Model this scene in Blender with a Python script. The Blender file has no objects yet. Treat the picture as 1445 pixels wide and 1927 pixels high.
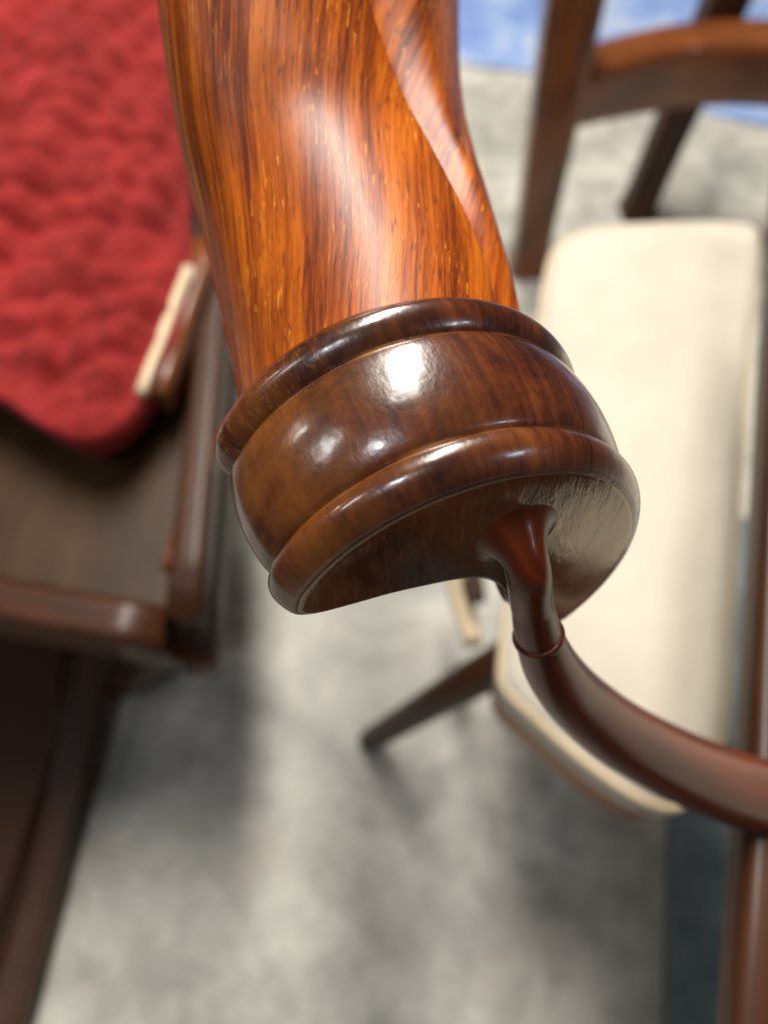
import bpy, bmesh, math, random
from math import sin, cos, pi, radians, sqrt, exp, atan2, hypot
from mathutils import Vector, Matrix, noise

random.seed(4)
sc = bpy.context.scene
COL = sc.collection

# ------------------------------------------------------------------ camera
CAM_Z = 0.95
PITCH = radians(60)
VFOV = radians(67)
cam_data = bpy.data.cameras.new('camera')
cam = bpy.data.objects.new('camera', cam_data)
COL.objects.link(cam)
cam.location = (0, 0, CAM_Z)
cam.rotation_euler = (pi / 2 - PITCH, 0, 0)
cam_data.sensor_fit = 'VERTICAL'
cam_data.sensor_height = 24
cam_data.angle = VFOV
cam_data.lens = 12 / math.tan(VFOV / 2)
cam_data.clip_start = 0.005
cam_data.clip_end = 100
cam_data.dof.use_dof = True
cam_data.dof.focus_distance = 0.142
cam_data.dof.aperture_fstop = cam_data.lens / 3.3
cam_data.dof.aperture_blades = 0
sc.camera = cam

# ------------------------------------------------------------------ world: dim even light of the hall
w = bpy.data.worlds.new('World'); sc.world = w; w.use_nodes = True
wn = w.node_tree.nodes; wl = w.node_tree.links
wn['Background'].inputs['Color'].default_value = (0.92, 0.96, 1.0, 1)
wn['Background'].inputs['Strength'].default_value = 0.05

# ------------------------------------------------------------------ ceiling lamps
def lamp(name, loc, target, sx, sy, power, color=(1, .95, .87), spin=0, shape='ELLIPSE'):
    d = bpy.data.lights.new(name, 'AREA'); d.shape = shape
    d.size = sx; d.size_y = sy; d.energy = power; d.color = color
    o = bpy.data.objects.new(name, d); COL.objects.link(o)
    o.location = loc
    q = (Vector(target) - Vector(loc)).to_track_quat('-Z', 'Y')
    o.rotation_euler = (q.to_matrix() @ Matrix.Rotation(spin, 3, 'Z')).to_euler()
    return o
lamp('ceiling_lamp', (-0.06, 1.32, 2.75), (0.0, .25, .3), .46, 2.1, 116, (1, .945, .86))           # lamp over the chairs
lamp('ceiling_lamp', (-.33, -.85, 2.75), (0, .1, .8), .26, .26, 8, (.88, .94, 1))            # lamp behind the photographer
lamp('ceiling_lamp', (-1.6, -.5, 2.75), (0, .1, .8), .22, .50, 5.5, (1, .97, .96))            # lamps of the row on the left
lamp('ceiling_lamp', (-2.5, 0.3, 2.6), (0, .1, .8), .20, .26, 4)
lamp('ceiling_lamp', (2.6, -1.1, 2.6), (0, .1, .8), .5, .22, 6, (.72, .86, 1))               # cool light from the doorway side

vs = sc.view_settings
vs.view_transform = 'Standard'; vs.look = 'None'; vs.gamma = 1; vs.exposure = 0.0
sc.render.engine = 'CYCLES'

# ------------------------------------------------------------------ pixel helpers (photograph pixels -> points of the place)
W, H = 1445, 1927
FP = (H / 2) / math.tan(VFOV / 2)
RM = Matrix(((1, 0, 0), (0, sin(PITCH), -cos(PITCH)), (0, cos(PITCH), sin(PITCH))))   # camera -> world
ORG = Vector((0, 0, CAM_Z))
def ray(px, py): return Vector(((px - W / 2) / FP, -(py - H / 2) / FP, -1))
def at(px, py, depth): return RM @ (ray(px, py) * depth) + ORG
def on(px, py, z):
    d = RM @ ray(px, py); t = (z - CAM_Z) / d.z
    return ORG + d * t

# ------------------------------------------------------------------ object helpers
def tag(o, label=None, cat=None, group=None, kind=None):
    if label: o['label'] = label
    if cat: o['category'] = cat
    if group: o['group'] = group
    if kind: o['kind'] = kind
    return o
def empty(name, loc, label, cat, group=None):
    o = bpy.data.objects.new(name, None); COL.objects.link(o); o.location = loc
    o.empty_display_size = .05
    return tag(o, label, cat, group)
def mesh_obj(name, verts, faces, mat, parent=None, smooth=True, attr=None):
    me = bpy.data.meshes.new(name)
    me.from_pydata([tuple(v) for v in verts], [], faces); me.update()
    if attr is not None:
        a = me.attributes.new('gc', 'FLOAT_VECTOR', 'POINT')
        a.data.foreach_set('vector', [c for t in attr for c in t])
    bm = bmesh.new(); bm.from_mesh(me); bmesh.ops.recalc_face_normals(bm, faces=bm.faces); bm.to_mesh(me); bm.free()
    if smooth: me.polygons.foreach_set('use_smooth', [True] * len(me.polygons))
    o = bpy.data.objects.new(name, me); COL.objects.link(o)
    if mat: me.materials.append(mat)
    if parent:
        o.parent = parent
        t = Vector((0, 0, 0)); q = parent
        while q: t += q.location; q = q.parent
        me.transform(Matrix.Translation(-t))
    return o
def loft(rings, closed_ring=True, cap0=True, cap1=True):
    n = len(rings[0]); V = [p for r in rings for p in r]; F = []
    for i in range(len(rings) - 1):
        for j in range(n if closed_ring else n - 1):
            k = (j + 1) % n
            F.append((i * n + j, i * n + k, (i + 1) * n + k, (i + 1) * n + j))
    if cap0: F.append(tuple(range(n)))
    if cap1: F.append(tuple((len(rings) - 1) * n + j for j in range(n)))
    return V, F
def catmull(pts, m):
    out = []
    P = [pts[0]] + list(pts) + [pts[-1]]
    for i in range(1, len(P) - 2):
        p0, p1, p2, p3 = P[i - 1], P[i], P[i + 1], P[i + 2]
        for k in range(m):
            t = k / m
            out.append(.5 * ((2 * p1) + (p2 - p0) * t + (2 * p0 - 5 * p1 + 4 * p2 - p3) * t * t + (3 * p1 - p0 - 3 * p2 + p3) * t ** 3))
    out.append(P[-2] * 1.0)
    return out
def tube(name, pts, radii, mat, parent=None, m=8, n=20, square=False, up=Vector((0, 0, 1)), flat=1.0):
    """A bent bar through pts; section round, or square with eased corners; flat = height / width."""
    C = catmull([Vector((*p, r)) for p, r in zip(pts, radii)], m) if len(pts) > 2 else [Vector((*p, r)) for p, r in zip(pts, radii)]
    rings = []; attr = []; s = 0
    for i, c in enumerate(C):
        p = Vector(c[:3]); r = c[3]
        a = Vector(C[max(i - 1, 0)][:3]); b = Vector(C[min(i + 1, len(C) - 1)][:3])
        t = (b - a).normalized()
        x = t.cross(up).normalized(); y = x.cross(t).normalized()
        if i: s += (p - Vector(C[i - 1][:3])).length
        ring = []
        for j in range(n):
            an = 2 * pi * j / n + pi / 4
            if square:
                ca, sa = cos(an), sin(an)
                k = (abs(ca) ** 7 + abs(sa) ** 7) ** (-1 / 7)
            else: k, ca, sa = 1, cos(an), sin(an)
            ring.append(p + x * (r * k * ca) + y * (r * k * sa * flat))
            attr.append((an * .03, s, 0))
        rings.append(ring)
    V, F = loft(rings)
    return mesh_obj(name, V, F, mat, parent, True, attr)

# ------------------------------------------------------------------ materials
def mat_new(name):
    m = bpy.data.materials.new(name); m.use_nodes = True
    nt = m.node_tree; b = nt.nodes['Principled BSDF']
    return m, nt, b
class NT:
    def __init__(s, nt): s.nt = nt
    def n(s, t, **kw):
        x = s.nt.nodes.new(t)
        for k, v in kw.items(): setattr(x, k, v)
        return x
    def l(s, a, b): s.nt.links.new(a, b)
    def math(s, op, a, b=None, c=None):
        x = s.n('ShaderNodeMath', operation=op)
        for i, v in enumerate((a, b, c)):
            if v is None: continue
            if isinstance(v, (int, float)): x.inputs[i].default_value = v
            else: s.l(v, x.inputs[i])
        return x.outputs[0]
    def vscale(s, v, sc_, off=(0, 0, 0)):
        x = s.n('ShaderNodeMapping'); x.inputs['Scale'].default_value = sc_; x.inputs['Location'].default_value = off
        s.l(v, x.inputs['Vector']); return x.outputs[0]
    def noise(s, v, scale=1, detail=4, rough=.5, dist=0):
        x = s.n('ShaderNodeTexNoise'); x.inputs['Scale'].default_value = scale; x.inputs['Detail'].default_value = detail
        x.inputs['Roughness'].default_value = rough; x.inputs['Distortion'].default_value = dist
        s.l(v, x.inputs['Vector']); return x.outputs[0]
    def ramp(s, f, stops):
        x = s.n('ShaderNodeValToRGB'); e = x.color_ramp.elements
        while len(e) < len(stops): e.new(.5)
        for i, (p, c) in enumerate(stops):
            e[i].position = p; e[i].color = (*c, 1) if len(c) == 3 else c
        s.l(f, x.inputs[0]); return x.outputs[0]
    def mix(s, f, a, b, mode='MIX'):
        x = s.n('ShaderNodeMix', data_type='RGBA', blend_type=mode)
        for i, v in ((0, f), (6, a), (7, b)):
            if isinstance(v, (int, float)): x.inputs[i].default_value = v
            elif isinstance(v, tuple): x.inputs[i].default_value = (*v, 1)
            else: s.l(v, x.inputs[i])
        return x.outputs[2]
    def bump(s, h, strength, dist):
        x = s.n('ShaderNodeBump'); x.inputs['Strength'].default_value = strength; x.inputs['Distance'].default_value = dist
        s.l(h, x.inputs['Height']); return x.outputs[0]
def g(v): return (v, v, v)

def shaft_wood():
    m, nt, b = mat_new('polished_rosewood'); N = NT(nt)
    gc = N.n('ShaderNodeAttribute', attribute_name='gc').outputs['Vector']
    # the fibres run along the arm and lean as the arm bends
    wv = N.noise(N.vscale(gc, (26, 9, 1)), 1, 2)
    sep = N.n('ShaderNodeSeparateXYZ'); N.l(gc, sep.inputs[0])
    ax = N.math('ADD', N.math('ADD', sep.outputs[0], N.math('MULTIPLY', wv, .006)), N.math('MULTIPLY', sep.outputs[1], .20))
    cb = N.n('ShaderNodeCombineXYZ'); N.l(ax, cb.inputs[0]); N.l(sep.outputs[1], cb.inputs[1])
    c = cb.outputs[0]
    broad = N.noise(N.vscale(c, (130, 7, 1)), 1, 3, .55, .15)
    streak = N.noise(N.vscale(c, (640, 22, 1), (3, 1, 0)), 1, 5, .65, .1)
    fine = N.noise(N.vscale(c, (2100, 80, 1), (9, 4, 0)), 1, 3, .6)
    blot = N.noise(N.vscale(gc, (30, 22, 1), (1, 7, 0)), 1, 4, .6, .5)
    v = N.math('ADD', N.math('MULTIPLY', broad, .40), N.math('ADD', N.math('MULTIPLY', streak, .38), N.math('MULTIPLY', fine, .22)))
    col = N.ramp(v, [(.34, (.028, .006, .002)), (.43, (.145, .024, .002)), (.50, (.36, .070, .003)), (.57, (.53, .130, .006)), (.68, (.66, .21, .016))])
    col = N.mix(N.ramp(blot, [(.48, g(0)), (.72, g(.6))]), col, (.15, .026, .005))
    # dark pores and short bright flecks
    pore = N.noise(N.vscale(c, (1500, 150, 1), (2, 2, 0)), 1, 2, .5, .2)
    col = N.mix(N.ramp(pore, [(.60, g(0)), (.69, g(.72))]), col, (.035, .010, .004))
    fl = N.noise(N.vscale(c, (1900, 170, 1), (20, 5, 0)), 1, 2, .5, .5)
    fl2 = N.noise(N.vscale(gc, (85, 55, 1), (4, 9, 0)), 1, 2)
    fm = N.math('MULTIPLY', N.ramp(fl, [(.63, g(0)), (.69, g(1))]), N.ramp(fl2, [(.48, g(0)), (.58, g(1))]))
    col = N.mix(fm, col, (.74, .27, .030))
    N.l(col, b.inputs['Base Color'])
    b.inputs['Roughness'].default_value = .42
    b.inputs['Specular IOR Level'].default_value = .18
    b.inputs['Coat Weight'].default_value = .30
    b.inputs['Coat IOR'].default_value = 1.5
    smear = N.noise(N.vscale(gc, (60, 30, 1)), 1, 4, .7)
    N.l(N.ramp(smear, [(.3, g(.27)), (.7, g(.40))]), b.inputs['Coat Roughness'])
    N.l(N.bump(streak, .25, .0006), b.inputs['Normal'])
    wob = N.math('ADD', N.math('MULTIPLY', N.noise(N.vscale(gc, (70, 30, 1)), 1, 2), .8), N.math('MULTIPLY', streak, .10))
    N.l(N.bump(wob, .35, .0012), b.inputs['Coat Normal'])
    return m
def collar_wood():
    m, nt, b = mat_new('turned_rosewood'); N = NT(nt)
    gc = N.n('ShaderNodeAttribute', attribute_name='gc').outputs['Vector']
    sep = N.n('ShaderNodeSeparateXYZ'); N.l(gc, sep.inputs[0])
    A, O = sep.outputs[0], sep.outputs[1]           # A: arc position round the rim, O: position along the turning
    gc = N.vscale(gc, (.13, .043, 1))
    mot = N.noise(N.vscale(gc, (70, 55, 1)), 1, 5, .62, .6)
    fib = N.noise(N.vscale(gc, (560, 24, 1), (3, 3, 0)), 1, 5, .65, .25)
    spk = N.noise(N.vscale(gc, (1100, 700, 1)), 1, 2, .6)
    v = N.math('ADD', N.math('MULTIPLY', mot, .56), N.math('ADD', N.math('MULTIPLY', fib, .32), N.math('MULTIPLY', spk, .12)))
    col = N.ramp(v, [(.34, (.009, .003, .002)), (.46, (.040, .008, .003)), (.54, (.085, .018, .005)), (.66, (.165, .046, .008))])
    # worn amber patches, stronger at the two ends of the rim where hands rub
    end = N.math('ADD', N.ramp(A, [(.58, g(0)), (.90, g(.9))]), N.ramp(A, [(.02, g(.55)), (.16, g(0))]))
    wearn = N.noise(N.vscale(gc, (55, 75, 1), (8, 1, 0)), 1, 4, .65, .4)
    wear = N.math('MULTIPLY', N.ramp(wearn, [(.42, g(0)), (.66, g(.8))]), end)
    col = N.mix(wear, col, (.20, .066, .010))
    # scuffed pale specks on the left end of the rear bead
    sc1 = N.noise(N.vscale(gc, (900, 500, 1), (1, 8, 0)), 1, 3, .7)
    scm = N.math('MULTIPLY', N.ramp(sc1, [(.56, g(0)), (.70, g(.9))]), N.math('MULTIPLY', N.ramp(A, [(.70, g(0)), (.92, g(1))]), N.ramp(O, [(.55, g(0)), (.62, g(1))])))
    col = N.mix(scm, col, (.27, .13, .03))
    # lacquer worn thin in the two turned grooves
    gr = 0
    for pos in (.167, .618):
        d = N.math('ABSOLUTE', N.math('SUBTRACT', O, pos))
        k = N.ramp(d, [(.006, g(1)), (.022, g(0))])
        gr = k if gr == 0 else N.math('MAXIMUM', gr, k)
    grn = N.ramp(N.noise(N.vscale(gc, (70, 5, 1), (5, 5, 0)), 1, 3), [(.42, g(0)), (.62, g(.85))])
    col = N.mix(N.math('MULTIPLY', N.math('MULTIPLY', gr, grn), N.ramp(A, [(.40, g(.12)), (.62, g(1))])), col, (.30, .125, .022))
    N.l(col, b.inputs['Base Color'])
    b.inputs['Roughness'].default_value = .27
    b.inputs['Specular IOR Level'].default_value = .55
    b.inputs['Coat Weight'].default_value = .8
    b.inputs['Coat IOR'].default_value = 1.55
    sm = N.noise(N.vscale(gc, (90, 60, 1)), 1, 4, .7)
    scr = N.noise(N.vscale(gc, (60, 2600, 1), (2, 0, 0)), 1, 3, .7, 1.5)
    sm = N.math('ADD', N.math('MULTIPLY', sm, .7), N.math('MULTIPLY', scr, .3))
    N.l(N.ramp(sm, [(.38, g(.08)), (.62, g(.24))]), b.inputs['Coat Roughness'])
    N.l(N.bump(spk, .15, .0004), b.inputs['Normal'])
    N.l(N.bump(N.noise(N.vscale(gc, (60, 60, 1), (7, 7, 0)), 1, 3, .55), .42, .0016), b.inputs['Coat Normal'])
    return m
def face_wood():
    m, nt, b = mat_new('end_grain_rosewood'); N = NT(nt)
    gc = N.n('ShaderNodeAttribute', attribute_name='gc').outputs['Vector']
    a1 = N.noise(N.vscale(gc, (420, 90, 1)), 1, 5, .65, 1.2)
    a2 = N.noise(N.vscale(gc, (38, 38, 1)), 1, 3, .5, .6)
    v = N.math('ADD', N.math('MULTIPLY', a1, .5), N.math('MULTIPLY', a2, .5))
    col = N.ramp(v, [(.36, (.03, .011, .006)), (.50, (.085, .027, .012)), (.66, (.19, .070, .026))])
    N.l(col, b.inputs['Base Color'])
    b.inputs['IOR'].default_value = 2.45
    b.inputs['Specular Tint'].default_value = (1, .87, .72, 1)
    N.l(N.ramp(a2, [(.35, g(.07)), (.65, g(.17))]), b.inputs['Roughness'])
    N.l(N.bump(a1, .16, .0004), b.inputs['Normal'])
    return m
def plain_wood(name, dark, light, rough=.3, coat=.7, scale=(60, 60, 6), attr=False, crough=.12, spec=.25):
    m, nt, b = mat_new(name); N = NT(nt)
    if attr:
        vec = N.n('ShaderNodeAttribute', attribute_name='gc').outputs['Vector']; scale = (scale[0], scale[2], 1)
    else: vec = N.n('ShaderNodeTexCoord').outputs['Object']
    f = N.noise(N.vscale(vec, scale), 1, 5, .6, .3)
    f2 = N.noise(N.vscale(vec, (9, 9, 9)), 1, 2)
    v = N.math('ADD', N.math('MULTIPLY', f, .6), N.math('MULTIPLY', f2, .4))
    N.l(N.ramp(v, [(.36, dark), (.64, light)]), b.inputs['Base Color'])
    b.inputs['Roughness'].default_value = rough
    b.inputs['Specular IOR Level'].default_value = spec
    b.inputs['Coat Weight'].default_value = coat; b.inputs['Coat Roughness'].default_value = crough
    return m
def fabric(name, c1, c2, wscale=420, sheen=.3):
    m, nt, b = mat_new(name); N = NT(nt)
    oc = N.n('ShaderNodeTexCoord').outputs['Object']
    n1 = N.noise(oc, 14, 4, .6); n2 = N.noise(oc, wscale, 2)
    v = N.math('ADD', N.math('MULTIPLY', n1, .6), N.math('MULTIPLY', n2, .4))
    N.l(N.ramp(v, [(.35, c1), (.65, c2)]), b.inputs['Base Color'])
    b.inputs['Roughness'].default_value = .75; b.inputs['Specular IOR Level'].default_value = .12; b.inputs['Sheen Weight'].default_value = sheen
    hh = N.math('ADD', N.math('MULTIPLY', n2, .06), N.noise(N.vscale(oc, (9, 6, 9)), 1, 3, .5, .5))
    N.l(N.bump(hh, .6, .012), b.inputs['Normal'])
    return m
def concrete():
    m, nt, b = mat_new('worn_concrete'); N = NT(nt)
    oc = N.n('ShaderNodeTexCoord').outputs['Object']
    a = N.noise(oc, 7, 6, .62, .4); c = N.noise(oc, 26, 5, .65, .3); d = N.noise(oc, 160, 3, .6)
    v = N.math('ADD', N.math('MULTIPLY', a, .5), N.math('ADD', N.math('MULTIPLY', c, .35), N.math('MULTIPLY', d, .15)))
    col = N.ramp(v, [(.34, (.25, .247, .222)), (.46, (.45, .437, .39)), (.59, (.68, .66, .59))])
    st = N.noise(N.vscale(oc, (1, 1, 1), (4.2, 1.3, 0)), 4.2, 4, .6, .7)
    col = N.mix(N.ramp(st, [(.54, g(0)), (.70, g(.6))]), col, (.17, .18, .18))
    wm = N.noise(N.vscale(oc, (1, 1, 1), (1.2, 6.3, 0)), 11, 3, .6)
    col = N.mix(N.ramp(wm, [(.60, g(0)), (.72, g(.5))]), col, (.52, .44, .36))
    N.l(col, b.inputs['Base Color'])
    N.l(N.ramp(c, [(.3, g(.35)), (.7, g(.6))]), b.inputs['Roughness'])
    N.l(N.bump(d, .3, .002), b.inputs['Normal'])
    return m
def mottled(name, stops, scale, rough=.6):
    m, nt, b = mat_new(name); N = NT(nt)
    oc = N.n('ShaderNodeTexCoord').outputs['Object']
    N.l(N.ramp(N.noise(oc, scale, 5, .6, .4), stops), b.inputs['Base Color'])
    b.inputs['Roughness'].default_value = rough
    return m

M_SHAFT = shaft_wood(); M_COLLAR = collar_wood(); M_FACE = face_wood()
M_SUPPORT = plain_wood('support_rosewood', (.045, .008, .003), (.17, .028, .006), .30, .12, (160, 160, 12), True, .08)
M_DARK = plain_wood('dark_wood', (.020, .006, .002), (.075, .023, .007), .45, .12, (60, 60, 8), True, .2)
M_WARM = plain_wood('warm_wood', (.075, .020, .006), (.26, .075, .016), .35, .7, (60, 60, 8), True)
M_ORANGE = plain_wood('orange_wood', (.24, .075, .012), (.46, .16, .03), .4, .5, (60, 60, 8), True)
M_PANEL = plain_wood('seat_panel_wood', (.026, .012, .005), (.060, .029, .012), .5, .1, (30, 6, 30), False, .3)
M_CREAM = fabric('cream_cloth', (.56, .505, .415), (.65, .595, .50))
M_CANE = fabric('pale_cane', (.60, .46, .28), (.76, .62, .42))
M_RED = fabric('red_silk', (.15, .010, .010), (.34, .026, .024), 300, .05)
M_FLOOR = concrete()
M_MAT = mottled('blue_grey_mat', [(.35, (.10, .14, .165)), (.65, (.20, .25, .27))], 18)
M_BLUE = mottled('blue_sheet', [(.34, (.19, .29, .62)), (.52, (.28, .41, .74)), (.68, (.62, .66, .72))], 7)

# ------------------------------------------------------------------ floor
def sheet(name, x0, x1, y0, y1, z, mat, nx=2, ny=2):
    V = []; F = []
    for j in range(ny + 1):
        for i in range(nx + 1): V.append((x0 + (x1 - x0) * i / nx, y0 + (y1 - y0) * j / ny, z))
    for j in range(ny):
        for i in range(nx):
            k = j * (nx + 1) + i; F.append((k, k + 1, k + nx + 2, k + nx + 1))
    return mesh_obj(name, V, F, mat, None, False)
tag(sheet('floor', -6, 6, -4, 8, 0, M_FLOOR), kind='structure')

def slab(name, poly, z0, z1, mat, parent=None, ease=.003):
    """A flat thing of real thickness with an eased upper edge."""
    n = len(poly); c = sum((Vector(p) for p in poly), Vector((0, 0))) / n
    rings = [[Vector((p[0], p[1], z0)) for p in poly], [Vector((p[0], p[1], z1 - ease)) for p in poly]]
    rings.append([Vector((*(Vector(p) + (c - Vector(p)).normalized() * ease), z1)) for p in poly])
    V, F = loft(rings)
    return mesh_obj(name, V, F, mat, parent, False)

e0, e1 = on(1252, 1540, 0), on(1246, 1927, 0)
d = (e0 - e1).normalized()
pA = e1 - d * .5; pB = e0 + d * .42
mat_o = slab('floor_mat', [pA.xy, (pA + Vector((.7, -.1, 0))).xy, (pB + Vector((.7, -.1, 0))).xy, pB.xy], .0005, .006, M_MAT)
tag(mat_o, 'blue grey mat lying on the concrete at the lower right', 'mat')

# ------------------------------------------------------------------ blue sheet on the floor at the back
b0 = on(870, 120, 0); b1 = on(1445, 240, 0); dr = (b1 - b0).normalized(); nr = Vector((-dr.y, dr.x, 0))
V = []; F = []; nx, ny = 60, 40
for j in range(ny + 1):
    for i in range(nx + 1):
        p = b0 + dr * (-.6 + 2.6 * i / nx) + nr * (1.8 * j / ny)
        e = noise.noise(Vector((p.x * 5, p.y * 5, 2))) * .02 if j == 0 else 0
        z = .006 + .03 * abs(noise.noise(Vector((p.x * 3.2, p.y * 3.2, 5)))) * min(1, j / 3) + .008 * noise.noise(p * 11) * min(1, j / 3)
        V.append(p + nr * e + Vector((0, 0, max(z, .004))))
for j in range(ny):
    for i in range(nx):
        k = j * (nx + 1) + i; F.append((k, k + 1, k + nx + 2, k + nx + 1))
bs = mesh_obj('blue_sheet', V, F, M_BLUE, None)
md = bs.modifiers.new('thickness', 'SOLIDIFY'); md.thickness = .003
tag(bs, 'pale blue crumpled sheet spread on the floor at the back', 'sheet')

# ------------------------------------------------------------------ chair at the back: two square legs and a curved rail
f1 = on(992, 500, 0); f2 = on(1195, 400, 0)
ch = empty('dining_chair', f1, 'dark brown wooden chair with curved rail standing behind the cream seat', 'chair')
def post(name, foot, top, r0, r1, mat, parent, foot_flare=0):
    pts = [foot, foot.lerp(top, .12), foot.lerp(top, .5), top]
    return tube(name, pts, [r0 + foot_flare, r0, (r0 + r1) / 2, r1], mat, parent, 6, 24, True, Vector((0, 1, .1)))
top1 = f1 + Vector((-.012, .01, .52)); top2 = f2 + Vector((.05, .03, .52))
post('leg', f1, top1, .030, .038, M_WARM, ch, .006)
post('leg', f2, top2, .026, .031, M_DARK, ch, .004)
f3 = f2 + Vector((.55, -.06, 0)); f4 = f1 + Vector((.62, -.14, 0))
tube('curved_rail', [at(1060, 180, 1.08), at(1150, 150, 1.10), at(1290, 124, 1.12), at(1445, 120, 1.11), at(1600, 144, 1.09), at(1760, 200, 1.06)],
     [.028, .032, .034, .034, .034, .030], M_WARM, ch, 8, 24, True, Vector((0, 0, 1)), 1.45)
post('leg', f4, f4 + Vector((-.01, .0, .5)), .026, .031, M_DARK, ch)

# ------------------------------------------------------------------ cream upholstered stool behind the arm
ZS = .40
sw = [(1030, 505), (1046, 455), (1085, 425), (1160, 408), (1300, 402), (1400, 404), (1426, 412), (1432, 440), (1420, 650), (1402, 950),
      (1384, 1250), (1372, 1385), (1345, 1470), (1290, 1520), (1230, 1512), (1165, 1475), (1090, 1420), (1010, 1350), (950, 1290), (945, 1230), (960, 1080), (985, 850), (1010, 650)]
poly = [Vector((*on(px, py, ZS).xy, 0)) for px, py in sw]
poly = catmull(poly + [poly[0]], 6)[:-1]
cen = sum(poly, Vector()) / len(poly)
st = empty('upholstered_stool', Vector((cen.x, cen.y, 0)), 'long cream upholstered seat on brown legs behind the carved arm', 'stool')
def pad(name, poly, cen, prof, mat, parent):
    rings = []
    for inset, z in prof:
        rings.append([Vector((*(p + (cen - p).normalized() * min(inset, .6 * (cen - p).length)).xy, z)) for p in poly])
    V, F = loft(rings)
    return mesh_obj(name, V, F, mat, parent)
pad('seat', poly, cen, [(.012, ZS - .055), (.002, ZS - .045), (0, ZS - .025), (.003, ZS - .010), (.010, ZS - .003), (.022, ZS), (.04, ZS + .003)], M_CREAM, st)
pip = [Vector((*(p + (cen - p).normalized() * .003).xy, ZS - .012)) for p in poly]
tube('piping', pip + [pip[0]], [.0035] * (len(pip) + 1), M_CANE, st, 1, 8)
pad('apron', poly, cen, [(.012, ZS - .105), (.008, ZS - .10), (.008, ZS - .062), (.014, ZS - .0555)], M_ORANGE, st)
h = on(955, 1238, ZS - .08); ft = on(694, 1394, .006)
tube('leg', [h + Vector((.03, .01, .015)), h.lerp(ft, .3) + Vector((.004, 0, .008)), h.lerp(ft, .65), ft], [.021, .0175, .0155, .0135], M_DARK, st, 6, 20)
h2 = on(1345, 1440, ZS - .08); ft2 = Vector((.43, .13, .006))
tube('leg', [h2, h2.lerp(ft2, .5) + Vector((.01, 0, .01)), ft2], [.020, .017, .013], M_DARK, st, 6, 20)
for (px, py), dx, dy in (((1080, 470), .03, .02), ((1405, 440), .03, .02)):
    hh = on(px, py, ZS - .08)
    tube('leg', [hh, hh + Vector((dx * .4, dy * .4, -.16)), hh + Vector((dx, dy, -.314))], [.020, .017, .013], M_DARK, st, 6, 20)
tube('stretcher', [on(846, 1050, .16), on(868, 1130, .16), on(890, 1210, .17)], [.011, .0125, .011], M_CANE, st, 5, 14)
tube('stretcher', [on(880, 1050, .20), on(893, 1095, .20), on(900, 1132, .20)], [.010, .010, .008], M_DARK, st, 5, 14)

# ------------------------------------------------------------------ rocking chair with the red cushion
ZR = .43
rk0 = on(300, 1240, 0)
rk = empty('rocking_chair', rk0, 'dark wooden rocking chair with flat seat under the red cushion', 'chair')
seat_px = [(-330, 1040), (20, 1120), (300, 1185), (345, 1180), (372, 1080), (398, 900), (412, 700), (420, 420), (430, 60), (435, -140), (-500, -160)]
slab('seat', [on(px, py, ZR - .02).xy for px, py in seat_px], ZR - .035, ZR - .02, M_PANEL, rk)
def bar(name, a, b, r, mat, flat=1.0, up=Vector((0, 0, 1)), parent=rk):
    return tube(name, [a, a.lerp(b, .5), b], [r, r, r], mat, parent, 3, 24, True, up, flat)
bar('front_rail', on(-330, 1085, ZR - .02), on(318, 1200, ZR - .02), .017, M_DARK, 1.5)
bar('side_rail', on(352, 1178, ZR - .01), on(424, 420, ZR - .01), .013, M_DARK, 1.6)
bar('side_moulding', on(378, 1262, ZR - .06), on(446, 470, ZR - .06), .012, M_DARK, 1.2)
bar('inner_moulding', on(326, 1075, ZR), on(402, 830, ZR), .008, M_WARM, 1)
bar('inner_rail', on(292, 755, ZR + .02), on(392, 470, ZR + .02), .013, M_WARM, 1.2)
bar('cane_edge', on(266, 742, ZR + .045), on(356, 505, ZR + .045), .0040, M_CANE, 1)
tube('leg', [on(330, 1195, ZR - .04), on(285, 1235, .25), on(230, 1290, .05)], [.018, .016, .015], M_DARK, rk, 5, 18, True, Vector((0, 1, 0)))
# flat rocker on the floor; added beads stand in for highlights on its edges
ra, rb = on(190, 1230, .05), on(-8, 1990, .02)
ext = (rb - ra).normalized()
pts = [ra - ext * .35 + Vector((0, 0, .0)), ra, ra.lerp(rb, .5) + Vector((0, 0, -.005)), rb, rb + ext * .18 + Vector((0, 0, .03))]
rock = tube('rocker', pts, [.022] * 5, M_DARK, rk, 8, 24, True, Vector((0, 0, 1)), .8)
side = Vector((ext.y, -ext.x, 0)).normalized()
for s_ in (-1, 1):
    tube('bead', [p + side * s_ * .021 + Vector((0, 0, .017)) for p in pts], [.0055] * 5, M_PANEL, rock, 8, 12)
# dark board put in for the shadow under the chair
slab('shade_board', [on(px, py, .06).xy for px, py in ((-420, 1030), (130, 1170), (100, 1420), (-60, 1900), (-420, 1900))], .045, .06, M_DARK, rk)
# unseen chair back: spindles and crest added to cast shadows on the cushion
bk = on(120, -30, ZR)
for i in range(6):
    x = bk.x - .24 + i * .095
    p = Vector((x, bk.y + .12, ZR - .02))
    tube('added_spindle', [p, p + Vector((0, .04, .28)), p + Vector((0, .10, .58))], [.010, .012, .009], M_DARK, rk, 5, 12)
tube('added_crest_rail', [Vector((bk.x - .34, bk.y + .22, ZR + .55)), Vector((bk.x, bk.y + .25, ZR + .58)), Vector((bk.x + .30, bk.y + .22, ZR + .55))], [.025] * 3, M_DARK, rk, 8, 16, True)

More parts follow.
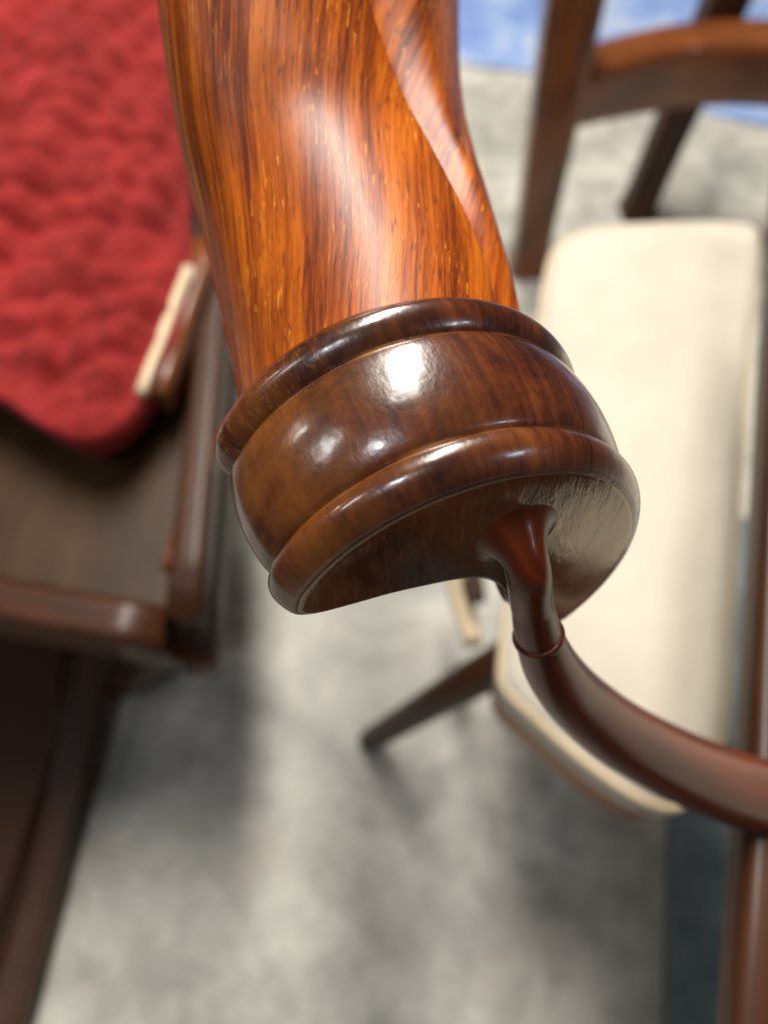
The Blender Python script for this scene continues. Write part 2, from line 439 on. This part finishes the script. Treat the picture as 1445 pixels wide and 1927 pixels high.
# red cushion
ZC = ZR + .055
cp = [(356, 480), (330, 590), (292, 672), (256, 735), (208, 785), (155, 808), (100, 795), (40, 762), (-60, 705), (-300, 640), (-420, 300), (-420, -150), (-100, -260), (250, -260), (352, -120), (357, 100), (350, 300)]
cpoly = [Vector((*on(px, py, ZC).xy, 0)) for px, py in cp]
cpoly = catmull(cpoly + [cpoly[0]], 24)[:-1]
cc = sum(cpoly, Vector()) / len(cpoly)
V = []; rings = []; NR = 110
def cush_z(p, t):
    e = (1 - t ** 3.0)
    z = ZC - .012 + .045 * e
    z += .042 * noise.noise(Vector((p.x * 19 - p.y * 4, p.y * 3.2, 11))) * min(1, (1 - t) * 4)
    q = Vector((p.x * 9 + p.y * 3, p.y * 22, 1))
    z += .010 * noise.noise(q) * min(1, (1 - t) * 5)
    z += .003 * noise.noise(Vector((p.x * 60 + p.y * 30, p.y * 26 - p.x * 8, 4))) * min(1, (1 - t) * 7 + .1)
    z += .0035 * noise.noise(Vector((p.x * 26, p.y * 95, 7))) * min(1, (1 - t) * 7 + .1)
    wv_ = .012 * noise.noise(Vector((p.x * 7, p.y * 7, 3)))
    for ang, sp_ in ((radians(78), .034), (radians(8), .036)):
        dd = (p.x * sin(ang) - p.y * cos(ang) + wv_) / sp_
        dd = abs(dd - round(dd)) * sp_
        z += (.007 * min(1, dd / .013) - .007) * min(1, (1 - t) * 8)
    return z
for k in range(NR + 1):
    t = k / NR
    t = max(t, .004)
    rings.append([Vector(((cc + (p - cc) * t).x, (cc + (p - cc) * t).y, cush_z(cc + (p - cc) * t, t))) for p in cpoly])
for t, z in ((1.0, ZC - .03), (.97, ZC - .05), (.90, ZR - .018)):
    rings.append([Vector(((cc + (p - cc) * t).x, (cc + (p - cc) * t).y, z)) for p in cpoly])
V, F = loft(rings)
cu = mesh_obj('cushion', V, F, M_RED)
tag(cu, 'crumpled red silk cushion lying on the dark rocking chair', 'cushion')

# ------------------------------------------------------------------ the armchair whose carved arm fills the picture
S = .75                                       # metres per unit of the section measurements below
n_c = Vector((.335, -.757, .559)).normalized()            # axis of the turned end, out of its face (camera frame)
up_c = Vector((0, cos(PITCH), sin(PITCH)))
u_c = up_c.cross(n_c).normalized(); u_c = u_c if u_c.x > 0 else -u_c
v_c = n_c.cross(u_c); v_c = v_c if v_c.dot(up_c) > 0 else -v_c
c0 = ray(865, 1015) * .19
cF = c0 + u_c * .0012 + v_c * (-.0315)
def wld(pc): return RM @ (pc * S) + ORG
def sect(o, cu_, cv_): return cF + n_c * o + u_c * cu_ + v_c * cv_

ac = empty('armchair', wld(cF) * 1.0, 'polished rosewood armchair whose arm ends in a turned rounded collar', 'armchair')
ac.location = (wld(cF).x, wld(cF).y, 0)

# outline of the end: a full round above and to the right, cut flat below on the left
def outline(R=53.0):
    pts = []
    for k in range(0, 171):
        a = radians(-44 + (147 + 44) * k / 170)
        pts.append((R * cos(a), R * sin(a)))
    px, py = pts[-1]
    # rounded left corner, then the flat underside, then down beside the neck
    low = [(-46.0, 23.2), (-44.8, 20.8), (-42.0, 19.3), (-38.7, 18.8), (-31, 18.3), (-24.7, 17.6), (-14, 15.6), (-2.6, 12.8), (6, 8.5), (12, 0), (16, -12), (19, -25), (23, -36), (29, -41)]
    full = catmull([Vector((x, y)) for x, y in [(px, py)] + low + [pts[0]]], 5)[1:-1]
    return pts + [(p.x, p.y) for p in full]
OUT = outline(); NO = len(OUT)
# profile of the turning: (offset along the axis in mm, radius in mm)
def arc(o0, r0, o1, r1, bulge, k, skew=1.0, pw=.75):
    res = []
    for i in range(k + 1):
        t = i / k
        res.append((o0 + (o1 - o0) * (t ** skew), r0 + (r1 - r0) * t + bulge * (max(0, sin(pi * t)) ** pw)))
    return res
bead2 = arc(0, 53.0, -10, 54.2, 3.2, 26)
band = arc(-10, 54.2, -36, 54.0, 3.4, 40, 1, .55)
bead1 = arc(-36, 54.0, -46, 53.4, 3.2, 26)
def turned(name, prof, mat, parent, cap0=False, cap1=False):
    rings = []; attr = []
    for o, R in prof:
        cu_ = .9 + o * .085; cv_ = -o * .33
        c = sect(o / 1000, cu_ / 1000, cv_ / 1000)
        ring = []
        for j, (x, y) in enumerate(OUT):
            k = R / 53.0
            ring.append(wld(c + u_c * (x * k / 1000) + v_c * (y * k / 1000)))
            attr.append((j / 171.0, -o / 57.0, 0))
        rings.append(ring)
    V, F = loft(rings, True, cap0, cap1)
    return mesh_obj(name, V, F, mat, parent, True, attr)
col_o = turned('arm_collar', [(band[0][0] + .4, 50)] + band + [(band[-1][0] - .4, 50)], M_COLLAR, ac)
turned('bead', [(0.0, 51.5)] + bead2 + [(-10.3, 50)], M_COLLAR, col_o)
turned('bead', [(-35.7, 50)] + bead1 + [(-47.5, 52), (-48, 30)], M_COLLAR, col_o)
# flat polished face, slightly dished towards its rim
rings = []; attr = []
ctr = Vector((14, 14))
for t, o in ((1.0, -.25), (.985, .12), (.96, .25), (.85, .30), (.6, .30), (.3, .30), (.02, .30)):
    ring = []
    for (x, y) in OUT:
        q = ctr + (Vector((x, y)) * .985 - ctr) * t
        ring.append(wld(sect(o / 1000, .0009, 0) + u_c * (q.x / 1000) + v_c * (q.y / 1000)))
        attr.append((q.x / 1000, q.y / 1000, 0))
    rings.append(ring)
V, F = loft(rings, True, False, True)
mesh_obj('end_face', V, F, M_FACE, col_o, True, attr)

# the arm itself: stations of (mid pixel, half width px, depth), with the carved flute wandering off its right edge
stn = [  # mx, my, half, depth, h/w, r1, gcentre, r2, depth_mm
    (738, 800, 262, .236, 1.00, .66, .80, .90, 3.0),
    (707, 640, 262, .247, .97, .64, .78, .90, 5.0),
    (663, 440, 263, .258, .82, .49, .66, .80, 8.0),
    (640, 317, 273, .267, .68, .31, .52, .68, 10.),
    (619, 150, 272, .280, .57, .12, .38, .58, 13.),
    (610, -25, 273, .295, .52, -.02, .26, .45, 14.),
    (602, -300, 288, .322, .50, -.08, .20, .38, 12.),
    (606, -700, 300, .37, .60, -.05, .20, .38, 9.),
    (640, -1200, 300, .46, .70, .0, .25, .4, 6.),
]
ROLL = [0, 0, 15, 38, 56, 62, 62, 62, 62]
stv = [Vector((*(ray(a[0], a[1]) * a[3]), a[2] * a[3] / FP / .965, *a[4:], ROLL[k])) for k, a in enumerate(stn)]
sm = catmull(stv, 26)
NA = 420
rings = []; attr = []; s = 0
def smooth(t): t = max(0, min(1, t)); return t * t * (3 - 2 * t)
for i, q in enumerate(sm):
    c = Vector(q[:3]); wd, hw, r1, gcn, r2, dp = q[3:9]
    t = (Vector(sm[min(i + 1, len(sm) - 1)][:3]) - Vector(sm[max(i - 1, 0)][:3])).normalized()
    uu = (u_c - t * u_c.dot(t)).normalized(); vv = uu.cross(t); vv = vv if vv.dot(up_c) > 0 else -vv
    th = radians(q[9]); uu, vv = uu * cos(th) - vv * sin(th), vv * cos(th) + uu * sin(th)
    if i: s += (c - Vector(sm[i - 1][:3])).length
    ex = sqrt(cos(th) ** 2 + (hw * sin(th)) ** 2); ph0 = atan2(hw * sin(th), cos(th))
    wd = wd / ex
    ring = []
    for j in range(NA):
        a = -pi / 2 + 2 * pi * j / NA + ph0
        x, y = cos(a), sin(a)
        tx = cos(a - ph0)                       # share of the width as seen from above
        off = 0
        if sin(a - ph0) > 0:
            if r1 < tx <= gcn:
                tt = (tx - r1) / max(gcn - r1, .001)
                off = dp * (.30 * min(1, tt * 6) + .70 * smooth(tt) ** 1.2)
            elif gcn < tx < r2:
                tt = (r2 - tx) / max(r2 - gcn, .001)
                off = dp * smooth(tt * 1.05) ** .8
        p = c + uu * (wd * x) + vv * (wd * hw * y)
        nrm = (uu * (x * hw) + vv * y).normalized()
        p = p - nrm * (off / 1000)
        ring.append(wld(p))
        attr.append(((a - ph0) * .05 * S, s * S, 0))
    rings.append(ring)
V, F = loft(rings)
mesh_obj('arm', V, F, M_SHAFT, ac, True, attr)

# curved arm support: flares out of the face, ring, then sweeps down to the side rail
sp = [(1001, 1140, .1575, 40), (1013, 1195, .166, 45), (1042, 1262, .180, 54), (1092, 1322, .199, 60), (1168, 1382, .222, 64),
      (1262, 1434, .248, 67), (1350, 1472, .270, 69), (1440, 1502, .290, 70)]
n_w = (RM @ n_c).normalized()
def face_pt(px, py):
    r = ray(px, py); return RM @ (r * (cF.dot(n_c) / r.dot(n_c)) * S) + ORG
base = face_pt(968, 1008); neck = at(1001, 1140, .1575)
ctl = base + n_w * .0085
sp = sp[1:]
tail = catmull([Vector((*at(a, b, c), d_ * c / FP)) for a, b, c, d_ in [(1001, 1140, .1575, 40)] + sp], 8)
neck = Vector(tail[0][:3]); td = (Vector(tail[2][:3]) - neck).normalized()
p1 = base + n_w * .008; p2 = neck - td * .008
C = []
for k in range(40):
    t = (k / 40) ** 1.8
    C.append(base * (1 - t) ** 3 + p1 * (3 * t * (1 - t) ** 2) + p2 * (3 * t * t * (1 - t)) + neck * t ** 3)
RF = .0062; rings = []; attr = []; L = 0
allp = C + [Vector(q[:3]) for q in tail]
for i, p in enumerate(allp):
    if i: L += (p - allp[i - 1]).length
    tg = n_w if i == 0 else (allp[min(i + 1, len(allp) - 1)] - allp[i - 1]).normalized()
    if i < len(C):
        r = .0044 + (RF - sqrt(max(0, RF * RF - (RF - L) ** 2)) if L < RF else 0)
        if i == 0: r += .001
    else: r = tail[i - len(C)][3]
    x = tg.cross(Vector((0, .3, 1))).normalized(); y = x.cross(tg).normalized()
    rings.append([p + (x * cos(2 * pi * j / 44) + y * sin(2 * pi * j / 44)) * r for j in range(44)])
    attr += [(j * .0015, L, 0) for j in range(44)]
V, F = loft(rings)
mesh_obj('arm_support', V, F, M_SUPPORT, ac, True, attr)
sup = [o for o in ac.children if o.name.startswith('arm_support')][0]
def ring_bead(px, py, depth, r, th, axis):
    c = at(px, py, depth); axis = axis.normalized()
    x = axis.cross(Vector((0, 0, 1))).normalized(); y = axis.cross(x)
    rings = []; attr = []
    for i in range(13):
        t = -1 + 2 * i / 12
        rr = r + th * .55 * sqrt(max(0, 1 - t * t))
        rings.append([c + axis * (t * th) + (x * cos(2 * pi * j / 36) + y * sin(2 * pi * j / 36)) * rr for j in range(36)])
        attr += [(j * .002, i * .001, 0) for j in range(36)]
    V, F = loft(rings)
    return mesh_obj('ring', V, F, M_SUPPORT, sup, True, attr)
ax = at(1030, 1237, .1745) - at(1003, 1150, .1588)
ring_bead(1013, 1196, .166, 44 * .166 / FP, .0012, ax)
# side rail the support runs into, past the right edge of the picture
tube('side_rail', [at(1404, 2500, .235), at(1424, 1927, .262), at(1450, 1490, .300), at(1468, 1000, .36), at(1480, 600, .44), at(1500, 250, .55)], [.0098, .0108, .012, .012, .012, .012], M_DARK, ac, 6, 24, True)
fl0, fl1 = at(1424, 1927, .262), at(1404, 2500, .235)
fd = (fl1 - fl0).normalized(); lp = fl0 + fd * .16
tube('added_front_leg', [Vector((lp.x, lp.y, lp.z - .004)), Vector((lp.x + .005, lp.y, lp.z * .5)), Vector((lp.x, lp.y - .01, 0))], [.05, .045, .04], M_DARK, ac, 6, 24, True, Vector((0, 1, 0)))  # unseen leg, added so the end face reflects something dark
# the armchair's own cream seat, unseen, shaped for its reflection in the end face
a0, a1 = at(1424, 1927, .262), at(1468, 1000, .36)
dv = (a1 - a0).normalized(); zq = a0.z - .03
q0 = a0 - dv * .22; q1 = a1 + dv * .12; rt = Vector((dv.y, -dv.x, 0)).normalized()
def beside(y, off):                      # point beside the rail at depth y, off metres to its right
    k = (y - a0.y - rt.y * off) / dv.y
    return a0 + dv * k + rt * off
YF = -.052
l0, l1 = beside(YF, .028), beside(.42, .028)
sq = [l0, l1, l1 + Vector((.46, 0, 0)), l0 + Vector((.46, 0, 0))]
sq = [Vector((p.x, p.y, 0)) for p in sq]
fine = []
for i in range(4):
    for k in range(10): fine.append(sq[i].lerp(sq[(i + 1) % 4], k / 10))
sc_ = sum(sq, Vector()) / 4
f0, f1 = beside(-.26, .013), beside(YF - .006, .013)
slab('added_front_board', [f0.xy, (f0 + Vector((.56, 0, 0))).xy, (f1 + Vector((.50, 0, 0))).xy, f1.xy], a0.z - .022, a0.z - .006, M_DARK, ac)  # unseen board, added as the dark reflection beside the cream one
pad('seat', fine, sc_, [(.01, zq - .05), (0, zq - .035), (0, zq - .02), (.003, zq - .008), (.010, zq - .001), (.04, zq + .004)], M_CREAM, ac)
print('arm z', wld(cF).z)
